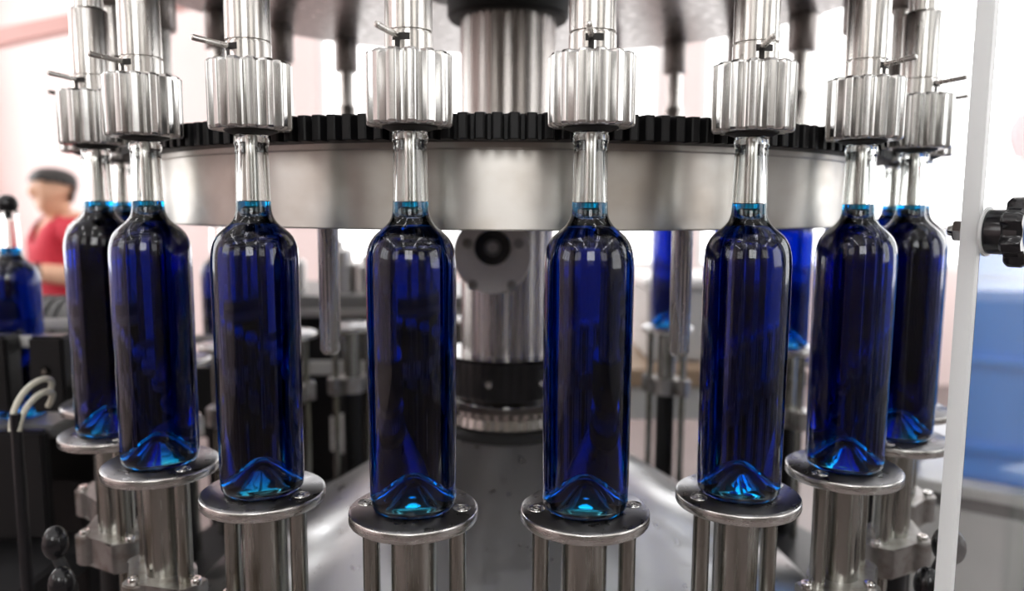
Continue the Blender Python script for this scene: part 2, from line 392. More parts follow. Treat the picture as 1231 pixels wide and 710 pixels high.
# ------------------------------------------------------------------ filling valves
PIN_PHI = {0: -51, 1: -56, 2: -58, 3: -28, 4: -3, 5: 15, 6: 52, 7: 58, -1: -60, -2: -70, 8: 66, 9: 70}
pinion_me = gear_mesh('pinion', 14, [(0.0, 0.0290), (0.11, 0.0288), (0.22, 0.0290), (0.25, 0.0296), (0.38, 0.0345), (0.41, 0.0352), (0.46, 0.0355), (0.62, 0.0356), (0.77, 0.0355), (0.81, 0.0352), (0.84, 0.0345), (0.97, 0.0296)], 0.3208, 0.3782, 0.012, 0.0008, 0.0026)
tube_me = lathe_mesh('valve_tube', [(0.0, 0.372), (0.0192, 0.372), (0.0192, 0.3932), (0.0188, 0.3936), (0.0172, 0.3937), (0.0172, 0.3951), (0.0186, 0.3952), (0.0190, 0.3956), (0.0190, 0.462), (0.0180, 0.464), (0.0150, 0.466), (0.0150, 0.535), (0, 0.535)], 40, 30)
collar_me = lathe_mesh('valve_collar', [(0.0, 0.534), (0.0225, 0.534), (0.0245, 0.537), (0.0245, 0.60), (0, 0.60)], 32)
seal_me = lathe_mesh('bell_seal', [(0.0065, 0.3175), (0.0165, 0.3175), (0.0225, 0.3198), (0.0225, 0.3225), (0.0065, 0.3225)], 28, 35, True)
fill_me = lathe_mesh('fill_tube', [(0.0, 0.2555), (0.0052, 0.2555), (0.0052, 0.321), (0, 0.321)], 24, 30)
tip_me = lathe_mesh('valve_tip', [(0.0, 0.2478), (0.0030, 0.2478), (0.0076, 0.2510), (0.0076, 0.2535), (0.0058, 0.2557), (0, 0.2557)], 24, 30)
def slot_mesh():
    bm = bmesh.new(); r0, r1 = 0.01925, 0.0180
    n = 8; rows = []
    for k in range(n+1):
        t = R_(-14+44*k/n); h = 0.0028
        rows.append([bm.verts.new((r*math.cos(t), r*math.sin(t), 0.3885+s*h)) for r, s in ((r0, -1), (r0, 1), (r1, 1), (r1, -1))])
    for a, b in zip(rows[:-1], rows[1:]):
        for q in range(4): bm.faces.new((a[q], a[(q+1) % 4], b[(q+1) % 4], b[q]))
    bm.faces.new(rows[0]); bm.faces.new(rows[-1][::-1])
    bx = bmesh.ops.create_cube(bm, size=1.0)
    bmesh.ops.transform(bm, matrix=Matrix.Translation((0.0187, 0.0, 0.3825)) @ Matrix.Diagonal((0.0012, 0.0045, 0.010, 1)), verts=bx['verts'])
    return from_bm('bayonet_slot', bm)
slot_me = slot_mesh()
pin_me = tube_mesh('lock_pin', [(0.012, 0, 0.3885), (0.046, 0, 0.3905), (0.0505, 0, 0.3908), (0.0512, 0, 0.3908)], [0.0025, 0.0025, 0.0025, 0.0016], 14)
hole_me = lathe_mesh('set_screw_hole', [(0, 0.0), (0.002, 0.0), (0.002, -0.001), (0, -0.001)], 12)
ORD = ['first', 'second', 'third', 'fourth', 'fifth', 'sixth', 'seventh', 'eighth']
def make_valve(i, label, group=None, low=True):
    p = st_pos(i)
    e = empty('filling_valve', p, st_rz(i), label, 'filling valve', 'filling valves around the carousel')
    link('valve_tube', tube_me, 'steel_tube', e); link('valve_collar', collar_me, 'steel_disc', e)
    link('pinion', pinion_me, 'steel_pinion', e, rot=(0, 0, R_(random.uniform(0, 25))))
    if low:
        link('bell_seal', seal_me, 'rubber', e); link('fill_tube', fill_me, 'steel_tube', e); link('valve_tip', tip_me, 'tip_brown', e)
        if i in PIN_PHI:
            tc = (CAM - p); base = math.atan2(tc.y, tc.x)
            ang = base + R_(PIN_PHI[i]) - st_rz(i)
        else: ang = 0.2
        link('bayonet_slot', slot_me, 'slot_dark', e, rot=(0, 0, ang))
        link('lock_pin', pin_me, 'steel_tube', e, rot=(0, 0, ang))
    return e
# ------------------------------------------------------------------ bottles
WT = 0.0022
def bottle_profiles():
    out = [(0.0, 0.0275), (0.004, 0.0266), (0.010, 0.0212), (0.017, 0.0125), (0.0235, 0.0052), (0.0285, 0.0010), (0.0315, 0.0),
           (0.0345, 0.0012), (0.0362, 0.0042), (0.0368, 0.009), (0.0370, 0.03), (0.0376, 0.19), (0.0376, 0.203)]
    out += [(0.0375, 0.2085), (0.0371, 0.2140), (0.0362, 0.2195), (0.0347, 0.2245), (0.0325, 0.2290), (0.0296, 0.2327), (0.0262, 0.2358), (0.0228, 0.2385), (0.0199, 0.2412), (0.0176, 0.2442), (0.0160, 0.2475), (0.0150, 0.2515), (0.0146, 0.257), (0.0144, 0.268),
            (0.0139, 0.300), (0.0138, 0.3075), (0.0146, 0.3085), (0.0149, 0.3105), (0.0148, 0.3145), (0.0142, 0.3168), (0.0128, 0.3172)]
    inn = [(0.0107, 0.3166), (0.0100, 0.3135), (0.0100, 0.300), (0.0112, 0.268), (0.0116, 0.259), (0.0119, 0.2535), (0.0127, 0.2480), (0.0141, 0.2438), (0.0161, 0.2402), (0.0188, 0.2373), (0.0221, 0.2345), (0.0255, 0.2315), (0.0285, 0.2278),
           (0.0311, 0.2232), (0.0331, 0.2182), (0.0343, 0.2130), (0.0349, 0.2080), (0.0351, 0.203), (0.0351, 0.19), (0.0345, 0.03), (0.0343, 0.012), (0.0332, 0.0068), (0.0312, 0.0046), (0.0288, 0.0048),
           (0.0250, 0.0090), (0.0190, 0.0165), (0.0120, 0.0255), (0.0055, 0.0312), (0.0, 0.0325)]
    return out, inn
_out, _inn = bottle_profiles()
ZL = 0.2598
_up = [p for p in _inn if p[1] > ZL + 0.001]
_lo = [p for p in _inn if p[1] < ZL - 0.0002]
RL = 0.01156                      # inner neck radius at the fill line
def liquid_profile(): return [(0.0, ZL), (0.0075, ZL), (0.0105, ZL+0.0002), (RL, ZL+0.0006), (RL, ZL-0.0003)] + _lo
glass_me = lathe_mesh('bottle_glass', _out + _up + [(RL, ZL+0.0006)], 72, 70)
liquid_me = lathe_mesh('blue_liquid', liquid_profile(), 72, 50)
def make_bottle(loc, label, group, rz=0):
    e = empty('glass_bottle', loc, rz, label, 'bottle', group)
    g = link('bottle_glass', glass_me, 'bottle_glass', e); g['label'] = 'clear glass bottle body with pushed-up base'
    l = link('blue_liquid', liquid_me, 'blue_liquid', e); l['label'] = 'deep blue liquid filling the bottle to its neck'
    return e

# ------------------------------------------------------------------ lifts
plate_me = lathe_mesh('plate', [(0, -0.0002), (0.0525, -0.0002), (0.0548, -0.0018), (0.0548, -0.010), (0.0535, -0.0112), (0, -0.0112)], 64)
rim_me = lathe_mesh('plate_rim', [(0.0538, -0.0012), (0.0552, -0.0022), (0.0555, -0.003), (0.0555, -0.0098), (0.0548, -0.011), (0.0538, -0.011)], 64, 35, True)
seat_me = lathe_mesh('screw_recess', [(0, 0.0), (0.0018, 0.0), (0.0022, 0.0004), (0.0040, 0.0004), (0.0044, -0.0001), (0.0066, -0.0001), (0.0070, 0.0003), (0.0074, 0.0003), (0.0077, -0.0004), (0, -0.0004)], 20)
piston_me = lathe_mesh('piston', [(0, -0.0112), (0.021, -0.0112), (0.021, -0.013), (0.0200, -0.014), (0.0200, -0.118), (0, -0.118)], 40)
lower_me = lathe_mesh('lower_piston', [(0, -0.149), (0.0205, -0.149), (0.0205, -0.36), (0, -0.36)], 32)
grod_me = lathe_mesh('guide_rod', [(0, -0.011), (0.0075, -0.011), (0.0075, -0.36), (0, -0.36)], 24)
def clamp_mesh():
    bm = bmesh.new(); n = 10; pts = []
    # stadium-like block with a lobe outward
    for k in range(n+1): t = R_(-90+180*k/n); pts.append((0.030+0.014*math.cos(t), 0.014*math.sin(t)))
    for k in range(n+1): t = R_(40+100*k/n); pts.append((0.024*math.cos(t)*0.9, 0.041+0.014*math.sin(t)))
    for k in range(n+1): t = R_(100+160*k/n); pts.append((-0.006+0.022*math.cos(t), 0.030*math.sin(t)))
    for k in range(n+1): t = R_(220+100*k/n); pts.append((0.024*math.cos(t)*0.9, -0.041+0.014*math.sin(t)))
    vs = [[bm.verts.new((x, y, z)) for x, y in pts] for z in (-0.150, -0.116)]
    m = len(pts)
    for k in range(m): bm.faces.new((vs[0][k], vs[0][(k+1) % m], vs[1][(k+1) % m], vs[1][k]))
    bm.faces.new(vs[1]); bm.faces.new(vs[0][::-1])
    es = [e for e in bm.edges if abs(e.verts[0].co.z-e.verts[1].co.z) < 1e-6]
    bmesh.ops.bevel(bm, geom=es, offset=0.0015, segments=2, affect='EDGES')
    return from_bm('clamp_block', bm, True, 40)
clamp_me = clamp_mesh()
screw_me = lathe_mesh('socket_screw', [(0, -0.113), (0.0028, -0.113), (0.003, -0.111), (0.005, -0.111), (0.0056, -0.112), (0.0056, -0.117), (0, -0.117)], 16)
def make_lift(i, label):
    e = empty('bottle_lift', st_pos(i), st_rz(i), label, 'bottle lift', 'bottle lifts around the carousel')
    pl = link('plate', plate_me, 'steel_plate', e)
    link('plate_rim', rim_me, 'steel_rim', pl)
    for s in (-1, 1): link('screw_recess', seat_me, 'steel_rim', pl, (0.0, s*0.0425, 0.0))
    link('piston', piston_me, 'steel_lift', e); link('lower_piston', lower_me, 'black_paint', e)
    for s in (-1, 1): link('guide_rod', grod_me, 'steel_lift', e, (0, s*0.0385, 0))
    c = link('clamp_block', clamp_me, 'steel_clamp', e)
    for x, y in ((0.034, 0), (-0.004, 0.0385+0.0115), (-0.004, -0.0385-0.0115)): link('socket_screw', screw_me, 'chrome', c, (x, y, 0))
    return e
FRONT = ['leftmost', 'second from left', 'third from left', 'fourth from left', 'fourth from right', 'third from right', 'second from right', 'rightmost']
extra_txt = {-1: 'just behind the leftmost of the front row', -2: 'seen between the two leftmost of the front row', 8: 'just behind the rightmost one of the front row', 9: 'seen between the two rightmost of the front row',
             10: 'on the right flank behind the second from right of the front row', 11: 'between the second and third from right of the front row', 12: 'at the back behind the third from right of the front row', 13: 'at the back beside the hanging rod on the right',
             -6: 'at the back beside the hanging rod on the left', -5: 'at the back behind the third from left of the front row', -4: 'at the back left of the third of the front row', -3: 'on the left flank behind the second of the front row',
             14: 'at the back behind the fourth from right of the front row', -7: 'at the back behind the fourth from left of the front row', 15: 'at the back just right of the centre column', -8: 'at the back just left of the centre column'}
BOT = set(range(-2, 10)) | {10, 11, 12, 13}
for i in range(-8, 16):
    if 0 <= i <= 7:
        make_valve(i, 'steel filling valve with toothed pinion, %s of the front row' % FRONT[i])
        make_lift(i, 'round steel bottle plate on pistons, %s of the front row' % FRONT[i])
        make_bottle(st_pos(i), 'bottle of deep blue liquid on its lift, %s of the front row' % FRONT[i], 'blue bottles on the carousel', R_(37*i))
    else:
        t = extra_txt[i]
        make_valve(i, 'steel filling valve ' + t)
        make_lift(i, 'steel bottle lift ' + t)
        if i in BOT: make_bottle(st_pos(i), 'blue bottle ' + t, 'blue bottles on the carousel', R_(37*i))

# ------------------------------------------------------------------ surroundings, left
# infeed conveyor
cv = empty('infeed_conveyor', (-1.15, 0.02, FZ), 0, 'black conveyor with pale guide rail at the left edge', 'conveyor')
def cpt(name, c, s, mat, par=cv, bev=0.004, rz=0): return link(name, box_mesh(name, (c[0]-par.location.x, c[1]-par.location.y, c[2]-par.location.z), s, rz, bev), mat, par)
cpt('side_frame', (-1.17, -0.115, -0.15), (1.0, 0.02, 0.16), 'black_paint'); cpt('side_frame', (-1.17, 0.115, -0.15), (1.0, 0.02, 0.16), 'black_paint')
cpt('belt', (-1.17, 0, -0.080), (1.0, 0.19, 0.02), 'mid_grey')
cpt('guide_rail', (-1.12, -0.085, 0.055), (0.98, 0.012, 0.018), 'light_grey'); cpt('guide_rail', (-1.15, 0.085, 0.055), (0.98, 0.012, 0.018), 'light_grey')
for x in (-1.5, -1.1, -0.86, -0.735, -0.655):
    cpt('rail_bracket', (x, -0.112, 0.015), (0.05, 0.035, 0.11), 'black_paint')
    cpt('rail_bolt', (x, -0.132, 0.02), (0.014, 0.008, 0.014), 'chrome')
for x in (-1.55, -0.8):
    cpt('conveyor_leg', (x, 0, -0.715), (0.07, 0.07, 0.97), 'black_paint')
cpt('drip_tray', (-1.17, -0.10, -0.30), (1.0, 0.20, 0.05), 'dark_grey')
lb = make_bottle((-0.759, -0.03, -0.07), 'blue bottle with a black ball on top on the left conveyor', 'blue bottles off the carousel')
link('ball_stopper', lathe_mesh('ball_stopper', [(0, 0.341)] + [(0.0145*math.sin(R_(t)), 0.3265+0.0145*math.cos(R_(t))) for t in range(15, 165, 12)] + [(0.005, 0.3125), (0.005, 0.305), (0, 0.305)], 28), 'black_gloss', lb)
# hoses on a stand
hs = empty('hose_stand', (-0.565, -0.35, FZ), 0, 'black upright rod carrying two looped beige hoses at lower left', 'hose stand')
o0 = Vector(hs.location)
def L(x, y, z): return Vector((x, y, z)) - o0
link('stand_rod', tube_mesh('stand_rod', [L(-0.560, -0.35, FZ), L(-0.556, -0.35, 0.02)], 0.0065, 14), 'black_gloss', hs)
link('stand_foot', lathe_mesh('stand_foot', [(0, 0), (0.06, 0), (0.06, 0.012), (0.02, 0.022), (0, 0.022)], 28), 'black_paint', hs, L(-0.560, -0.35, FZ))
link('hose', tube_mesh('hose', bez(L(-0.561, -0.352, 0.00), L(-0.562, -0.345, 0.062), L(-0.530, -0.29, 0.062), L(-0.572, -0.262, 0.022)), 0.0036, 10), 'hose', hs)
link('hose', tube_mesh('hose', bez(L(-0.553, -0.352, 0.00), L(-0.550, -0.345, 0.045), L(-0.525, -0.30, 0.050), L(-0.568, -0.270, 0.008)), 0.0036, 10), 'hose', hs)

# lever grips beside the lifts
def lever(x, y, z, label, tilt):
    e = empty('clamp_lever', (x, y, FZ), 0, label, 'lever')
    h = z - FZ
    link('lever_post', tube_mesh('lever_post', [(0, 0, 0), (0, 0, h-0.05), (tilt*0.012, -0.004, h-0.012)], 0.006, 12), 'dark_grey', e)
    link('lever_foot', lathe_mesh('lever_foot', [(0, 0), (0.022, 0), (0.022, 0.010), (0.01, 0.02), (0, 0.02)], 24), 'black_paint', e)
    link('grip', lathe_mesh('grip', [(0, h+0.018)] + [(0.0125*math.sin(R_(t)), h+0.018*math.cos(R_(t))) for t in range(15, 166, 15)] + [(0, h-0.018)], 24), 'black_gloss', e, (tilt*0.012, -0.004, 0))
lever(0.440, -0.445, -0.085, 'upper glossy black lever grip beside the clear door at lower right', 1)
lever(0.405, -0.480, -0.110, 'lower glossy black lever grip beside the clear door at lower right', 1)
lever(-0.450, -0.440, -0.090, 'upper glossy black lever grip at lower left beside the bottle lifts', -1)
lever(-0.435, -0.458, -0.125, 'lower glossy black lever grip at lower left beside the bottle lifts', -1)

# motor housing behind the left conveyor
mh = empty('motor_housing', (-0.93, 0.36, FZ), 0, 'grey rounded motor housing behind the left conveyor', 'motor')
T = Matrix.Translation((0, 0, 0.0-FZ)) @ Matrix.Rotation(R_(90), 4, 'Y')
link('housing', lathe_mesh('housing', [(0, -0.11), (0.045, -0.11), (0.062, -0.095), (0.066, -0.07), (0.066, 0.05), (0.060, 0.075), (0.035, 0.09), (0, 0.09)], 32, T=T), 'mid_grey', mh)
for k in range(5):
    link('fin', lathe_mesh('fin', [(0.064, -0.062+k*0.022), (0.071, -0.062+k*0.022), (0.071, -0.056+k*0.022), (0.064, -0.056+k*0.022)], 32, closed=True, T=T), 'dark_grey', mh)
link('motor_stand', box_mesh('motor_stand', (0, 0, (-0.06-FZ)/2), (0.12, 0.10, -0.06-FZ), bev=0.004), 'black_paint', mh)

# outfeed conveyor and bottle behind
oc = empty('outfeed_conveyor', (-1.1, 0.55, FZ), 0, 'dark rear conveyor running behind the left bottles', 'conveyor')
def part(par, name, c, s, mat, bev=0.003, rz=0):
    return link(name, box_mesh(name, Vector(c)-Vector(par.location), s, rz, bev), mat, par)
part(oc, 'belt', (-1.07, 0.55, -0.118), (1.0, 0.13, 0.02), 'mid_grey')
for y in (0.47, 0.63): part(oc, 'side_frame', (-1.07, y, -0.18), (1.0, 0.02, 0.16), 'black_paint')
for x in (-1.5, -0.65): part(oc, 'conveyor_leg', (x, 0.55, -0.70), (0.07, 0.12, 1.0), 'black_paint')
part(oc, 'guide_rail', (-1.07, 0.475, -0.04), (1.0, 0.01, 0.02), 'steel_frame')
for x in (-1.45, -1.0, -0.6): part(oc, 'rail_bracket', (x, 0.465, -0.075), (0.02, 0.012, 0.08), 'black_paint')
make_bottle((-0.668, 0.55, -0.108), 'blue bottle on the rear conveyor, glimpsed left of the third front bottle', 'blue bottles off the carousel')

# capping machine behind on the left of the column
cm = empty('capping_machine', (-0.42, 0.95, FZ), 0, 'dark machine with steel rails behind the left hanging rod', 'machine')
part(cm, 'cabinet', (-0.40, 1.02, (FZ-0.02)/2-0.0), (0.62, 0.34, -0.02-FZ), 'black_paint', 0.01)
part(cm, 'deck', (-0.40, 1.00, 0.0), (0.66, 0.42, 0.04), 'mid_grey', 0.006)
part(cm, 'front_rail', (-0.40, 0.765, -0.165), (0.66, 0.022, 0.036), 'light_grey', 0.003)
part(cm, 'front_rail', (-0.40, 0.765, -0.02), (0.66, 0.02, 0.02), 'steel_frame', 0.003)
for x in (-0.70, -0.315, -0.10):
    part(cm, 'rail_post', (x, 0.775, -0.30), (0.03, 0.03, 0.60), 'mid_grey', 0.003)
part(cm, 'bed', (-0.40, 0.80, -0.72), (0.66, 0.20, 0.10), 'dark_grey', 0.005)
part(cm, 'guide_block', (-0.445, 0.775, -0.345), (0.052, 0.03, 0.105), 'white_plastic', 0.008)
for x, h in ((-0.60, 0.10), (-0.47, 0.13), (-0.40, 0.09), (-0.24, 0.11)):
    link('roller', lathe_mesh('roller', [(0, 0.02), (0.035, 0.02), (0.035, h), (0.028, h+0.008), (0.010, h+0.01), (0.010, h+0.03), (0, h+0.03)], 24), 'steel_frame', cm, Vector((x, 0.92, 0.0))-Vector(cm.location))

# right: cabinet, timber topped bench, filter housing, blue crate
gc = empty('grey_cabinet', (1.35, 0.85, FZ), 0, 'low grey cabinet under the blue crate at right', 'cabinet')
part(gc, 'body', (1.35, 0.85, (FZ-0.40)/2+0.02), (0.90, 0.70, -0.44-FZ), 'mid_grey', 0.008)
part(gc, 'top', (1.35, 0.85, -0.4), (0.94, 0.74, 0.028), 'light_grey', 0.004)
for x in (1.13, 1.57):
    d = part(gc, 'door', (x, 0.493, -0.80), (0.42, 0.016, 0.70), 'light_grey', 0.003)
    hd = link('door_handle', box_mesh('door_handle', Vector((x+0.15, 0.478, -0.62))-Vector(gc.location), (0.02, 0.014, 0.12), 0, 0.003), 'black_paint', d)
gc.location = (1.50, 0.68, FZ); gc.rotation_euler.z = -0.57
bc = empty('blue_crate', (1.49, 0.80, -0.386), 0, 'large bright blue plastic crate seen through the clear door', 'crate')
bc.location = (1.485, 0.60, -0.386); bc.rotation_euler.z = -0.57
bm = bmesh.new()
w_, d_, h_, t_ = 0.66, 0.46, 0.60, 0.012
box(bm, (0, 0, t_/2), (w_, d_, t_))
for s in (-1, 1):
    box(bm, (0, s*(d_-t_)/2, h_/2), (w_, t_, h_)); box(bm, (s*(w_-t_)/2, 0, h_/2), (t_, d_-2*t_, h_))
link('crate_walls', from_bm('crate_walls', bm, False), 'blue_plastic', bc)
for z in (0.08, 0.29, 0.50): link('crate_rib', box_mesh('crate_rib', (0, -d_/2-0.006, z), (w_, 0.012, 0.022), 0, 0.003), 'blue_plastic', bc)
bm = bmesh.new()
for s in (-1, 1):
    box(bm, (0, s*(d_/2+0.01), h_-0.012), (w_+0.04, 0.02, 0.024)); box(bm, (s*(w_/2+0.01), 0, h_-0.012), (0.02, d_, 0.024))
link('crate_rim', from_bm('crate_rim', bm, False), 'blue_plastic', bc)
fh = empty('filter_housing', (0.985, 0.66, -0.386), 0, 'upright steel filter housing left of the blue crate', 'filter')
link('vessel', lathe_mesh('vessel', [(0, 0), (0.045, 0), (0.045, 0.02), (0.055, 0.03), (0.055, 0.44), (0.045, 0.49), (0.02, 0.515), (0, 0.52)], 32), 'steel_frame', fh)
link('band', lathe_mesh('band', [(0.054, 0.30), (0.062, 0.30), (0.062, 0.335), (0.054, 0.335)], 32, closed=True), 'dark_grey', fh)
link('outlet', tube_mesh('outlet', [(0, 0, 0.5), (0, 0, 0.56), (0.03, 0, 0.585), (0.10, 0, 0.59)], 0.014, 12), 'chrome', fh)
link('gauge', lathe_mesh('gauge', [(0, 0), (0.025, 0), (0.025, 0.012), (0, 0.012)], 24, T=Matrix.Translation((-0.01, -0.054, 0.40)) @ Matrix.Rotation(R_(90), 4, 'X')), 'white_plastic', fh)
tb = empty('work_bench', (0.42, 1.15, FZ), 0, 'bench with a timber top behind the right hanging rod', 'bench')
part(tb, 'bench_top', (0.42, 1.15, -0.225), (0.86, 0.46, 0.05), 'brown_wood', 0.004)
part(tb, 'apron', (0.42, 0.95, -0.30), (0.82, 0.02, 0.10), 'light_grey', 0.003)
for x in (0.03, 0.81):
    for y in (0.96, 1.34): part(tb, 'bench_leg', (x, y, (FZ-0.25)/2), (0.05, 0.05, -0.25-FZ), 'mid_grey', 0.003)
part(tb, 'shelf', (0.42, 1.15, -0.75), (0.80, 0.42, 0.03), 'mid_grey', 0.003)
bb = empty('storage_bin', (0.62, 1.18, -0.20), 0, 'pale grey lidded bin on the timber topped bench', 'bin')
bm = bmesh.new(); box(bm, (0, 0, 0.11), (0.42, 0.30, 0.22), bev=0.012); link('bin_body', from_bm('bin_body', bm), 'light_grey', bb)
bm = bmesh.new(); box(bm, (0, 0, 0.235), (0.45, 0.33, 0.03), bev=0.008); link('bin_lid', from_bm('bin_lid', bm), 'white_plastic', bb)
rb = empty('emergency_post', (2.46, 2.5, FZ), 0, 'white post with a round red button box in the right background', 'stop button')
link('post', box_mesh('post', (0, 0, 0.82), (0.06, 0.06, 1.64), 0, 0.005), 'white_plastic', rb)
link('post_base', box_mesh('post_base', (0, 0, 0.01), (0.25, 0.25, 0.02), 0, 0.004), 'white_plastic', rb)
link('button', lathe_mesh('button', [(0, 0.07), (0.09, 0.065), (0.12, 0.05), (0.125, 0.0), (0, 0.0)], 32, T=Matrix.Translation((0, -0.03, 1.80)) @ Matrix.Rotation(R_(90), 4, 'X')), 'red_plastic', rb)
link('button_box', box_mesh('button_box', (0, 0.0, 1.80), (0.14, 0.06, 0.32), 0, 0.01), 'white_plastic', rb)

# ------------------------------------------------------------------ clear guard door, right
th = math.atan2(0.66, 0.75)
gd = empty('guard_door', (0.3925, -0.550, FZ), th, 'thick clear acrylic guard door with light-whitened edge at right', 'guard door')
# local x runs away along the door, local -y is its outer face
ZK = 0.2375 - FZ
link('panel', box_mesh('panel', (0.36, 0, 1.40), (0.70, 0.0135, 2.4), 0, 0.0), 'acrylic', gd)
link('edge_strip', box_mesh('edge_strip', (0.005, 0, 1.40), (0.0095, 0.0135, 2.4), 0, 0.0006), 'acrylic_edge', gd)  # clear edge coloured white for the light carried out through it
link('foot_post', box_mesh('foot_post', (0.60, 0, 0.10), (0.06, 0.06, 0.20), 0, 0.004), 'steel_frame', gd)
link('foot_post', box_mesh('foot_post', (0.06, 0, 0.10), (0.06, 0.06, 0.20), 0, 0.004), 'steel_frame', gd)
def knob_T(off): return Matrix.Translation((0.016, -off, ZK)) @ Matrix.Rotation(R_(90), 4, 'X')
kn = empty('clamp_knob', (0, 0, 0), 0); kn.parent = gd
def kp(name, me, mat): return link(name, me, mat, kn)
kp('hub', lathe_mesh('hub', [(0, 0.0105), (0.0185, 0.0105), (0.0190, 0.012), (0.0190, 0.027), (0, 0.027)], 32, T=knob_T(0)), 'black_gloss')
def fluted():
    bm = bmesh.new(); n = 112; lv = [(0.025, -0.0025), (0.0275, 0.0), (0.037, 0.0), (0.0405, -0.003)]
    rings = []
    for z, d in lv:
        ring = []
        for k in range(n):
            t = 2*math.pi*k/n
            r = 0.0265 + 0.0026*max(-1, min(1, 1.8*math.cos(7*t))) + d
            ring.append(bm.verts.new(knob_T(0) @ Vector((r*math.cos(t), r*math.sin(t), z))))
        rings.append(ring)
    for a, b in zip(rings[:-1], rings[1:]):
        for k in range(n): bm.faces.new((a[k], a[(k+1) % n], b[(k+1) % n], b[k]))
    bm.faces.new(rings[0][::-1]); bm.faces.new(rings[-1])
    return from_bm('fluted_head', bm, True, 40)
kp('fluted_head', fluted(), 'black_gloss')
kp('cap', lathe_mesh('cap', [(0, 0.0425), (0.014, 0.0422), (0.0165, 0.0405), (0, 0.0400)], 32, T=knob_T(0)), 'blue_plastic')  # blue reflection on the knob's end face, put into the cap colour
kp('washer', lathe_mesh('washer', [(0, 0.0083), (0.021, 0.0083), (0.021, 0.0104), (0, 0.0104)], 28, T=knob_T(0)), 'acrylic_edge')
kp('bolt', lathe_mesh('bolt', [(0, -0.021), (0.0042, -0.021), (0.0048, -0.019), (0.0048, 0.012), (0, 0.012)], 18, T=knob_T(0)), 'chrome')
kp('nut', lathe_mesh('nut', [(0, -0.0165), (0.0085, -0.0165), (0.0098, -0.015), (0.0098, -0.0092), (0, -0.0092)], 6, 20, T=knob_T(0)), 'chrome')

# ------------------------------------------------------------------ pale guard screen, left
gs = empty('guard_screen', (-1.30, 0.30, FZ), 0, 'clear guard screen with pale upright edge at far left', 'guard screen')
link('screen_pane', box_mesh('screen_pane', (-0.11, 0.0, 1.30), (0.60, 0.010, 2.2), 0, 0), 'clear_pane', gs)
link('edge_strip', box_mesh('edge_strip', (0.195, 0.0, 1.30), (0.014, 0.014, 2.2), 0, 0.001), 'acrylic_edge', gs)
for x in (-0.35, 0.15): link('screen_foot', box_mesh('screen_foot', (x, 0, 0.10), (0.05, 0.05, 0.20), 0, 0.003), 'steel_frame', gs)

# ------------------------------------------------------------------ the worker
pe = empty('person', (-2.03, 2.36, FZ), math.atan2(-0.72, -0.7), 'worker in red V-neck T-shirt looking down at the line, watch on wrist', 'person')
def skin_mesh(name, verts, edges, mat, parent, root=0, sub=2):
    me = bpy.data.meshes.new(name); me.from_pydata([v[0] for v in verts], edges, [])
    o = link(name, me, mat, parent)
    o.modifiers.new('skin', 'SKIN')
    for i, v in enumerate(verts):
        r = v[1] if isinstance(v[1], tuple) else (v[1], v[1])
        me.skin_vertices[0].data[i].radius = r
        me.skin_vertices[0].data[i].use_root = (i == root)
    md = o.modifiers.new('sub', 'SUBSURF'); md.levels = sub; md.render_levels = sub
    for p in o.data.polygons: p.use_smooth = True
    o.modifiers['skin'].use_smooth_shade = True
    return o
V = []; Ed = []; ix = {}
def jv(n, p, r, link_to=None):
    ix[n] = len(V); V.append((p, r))
    if link_to: Ed.append((ix[link_to], ix[n]))
jv('pelvis', (0, 0, 0.88), (0.17, 0.14)); jv('waist', (0.01, 0, 1.02), (0.18, 0.16), 'pelvis'); jv('chest', (0.02, 0, 1.22), (0.20, 0.18), 'waist')
jv('upper', (0.03, 0, 1.33), (0.13, 0.10), 'chest'); jv('neck', (0.045, 0, 1.405), 0.060, 'upper'); jv('jaw', (0.085, 0, 1.455), (0.070, 0.074), 'neck')
jv('face', (0.075, 0, 1.53), (0.088, 0.088), 'jaw'); jv('crown', (0.065, 0, 1.61), (0.080, 0.080), 'face')
jv('nose', (0.180, 0, 1.505), 0.018, 'face')
for s, S in ((1, 'l'), (-1, 'r')):
    jv('ear'+S, (0.065, s*0.098, 1.52), 0.018, 'face')
    jv('sh'+S, (0.02, s*0.19, 1.325), 0.070, 'upper')
    if s == 1:
        jv('el'+S, (-0.01, 0.29, 1.13), 0.055, 'sh'+S); jv('wr'+S, (0.24, 0.22, 1.17), 0.040, 'el'+S); jv('hd'+S, (0.32, 0.19, 1.18), (0.036, 0.022), 'wr'+S); hx, hy, hz = 0.32, 0.19, 1.18
    else:
        jv('el'+S, (0.04, -0.28, 1.10), 0.052, 'sh'+S); jv('wr'+S, (0.31, -0.16, 1.06), 0.030, 'el'+S); jv('hd'+S, (0.385, -0.13, 1.06), (0.034, 0.018), 'wr'+S); hx, hy, hz = 0.385, -0.13, 1.06
    for q, (dy, ln) in enumerate(((0.027, 0.065), (0.009, 0.075), (-0.009, 0.07), (-0.027, 0.055))):
        jv('f%d%s' % (q, S), (hx+0.045, hy+dy, hz), 0.0095, 'hd'+S); jv('g%d%s' % (q, S), (hx+0.03+ln, hy+dy, hz-0.022), 0.0085, 'f%d%s' % (q, S))
    jv('t'+S, (hx+0.01, hy-s*0.045, hz-0.005), 0.010, 'hd'+S); jv('u'+S, (hx+0.05, hy-s*0.055, hz-0.02), 0.009, 't'+S)
    jv('hip'+S, (0, s*0.09, 0.84), 0.085, 'pelvis'); jv('kn'+S, (0.03, s*0.10, 0.47), 0.062, 'hip'+S); jv('an'+S, (0.0, s*0.11, 0.09), 0.042, 'kn'+S)
    jv('ft'+S, (0.13, s*0.12, 0.045), (0.045, 0.035), 'an'+S); jv('to'+S, (0.20, s*0.125, 0.035), (0.04, 0.025), 'ft'+S)
body = skin_mesh('body', V, Ed, 'skin', pe, sub=3)
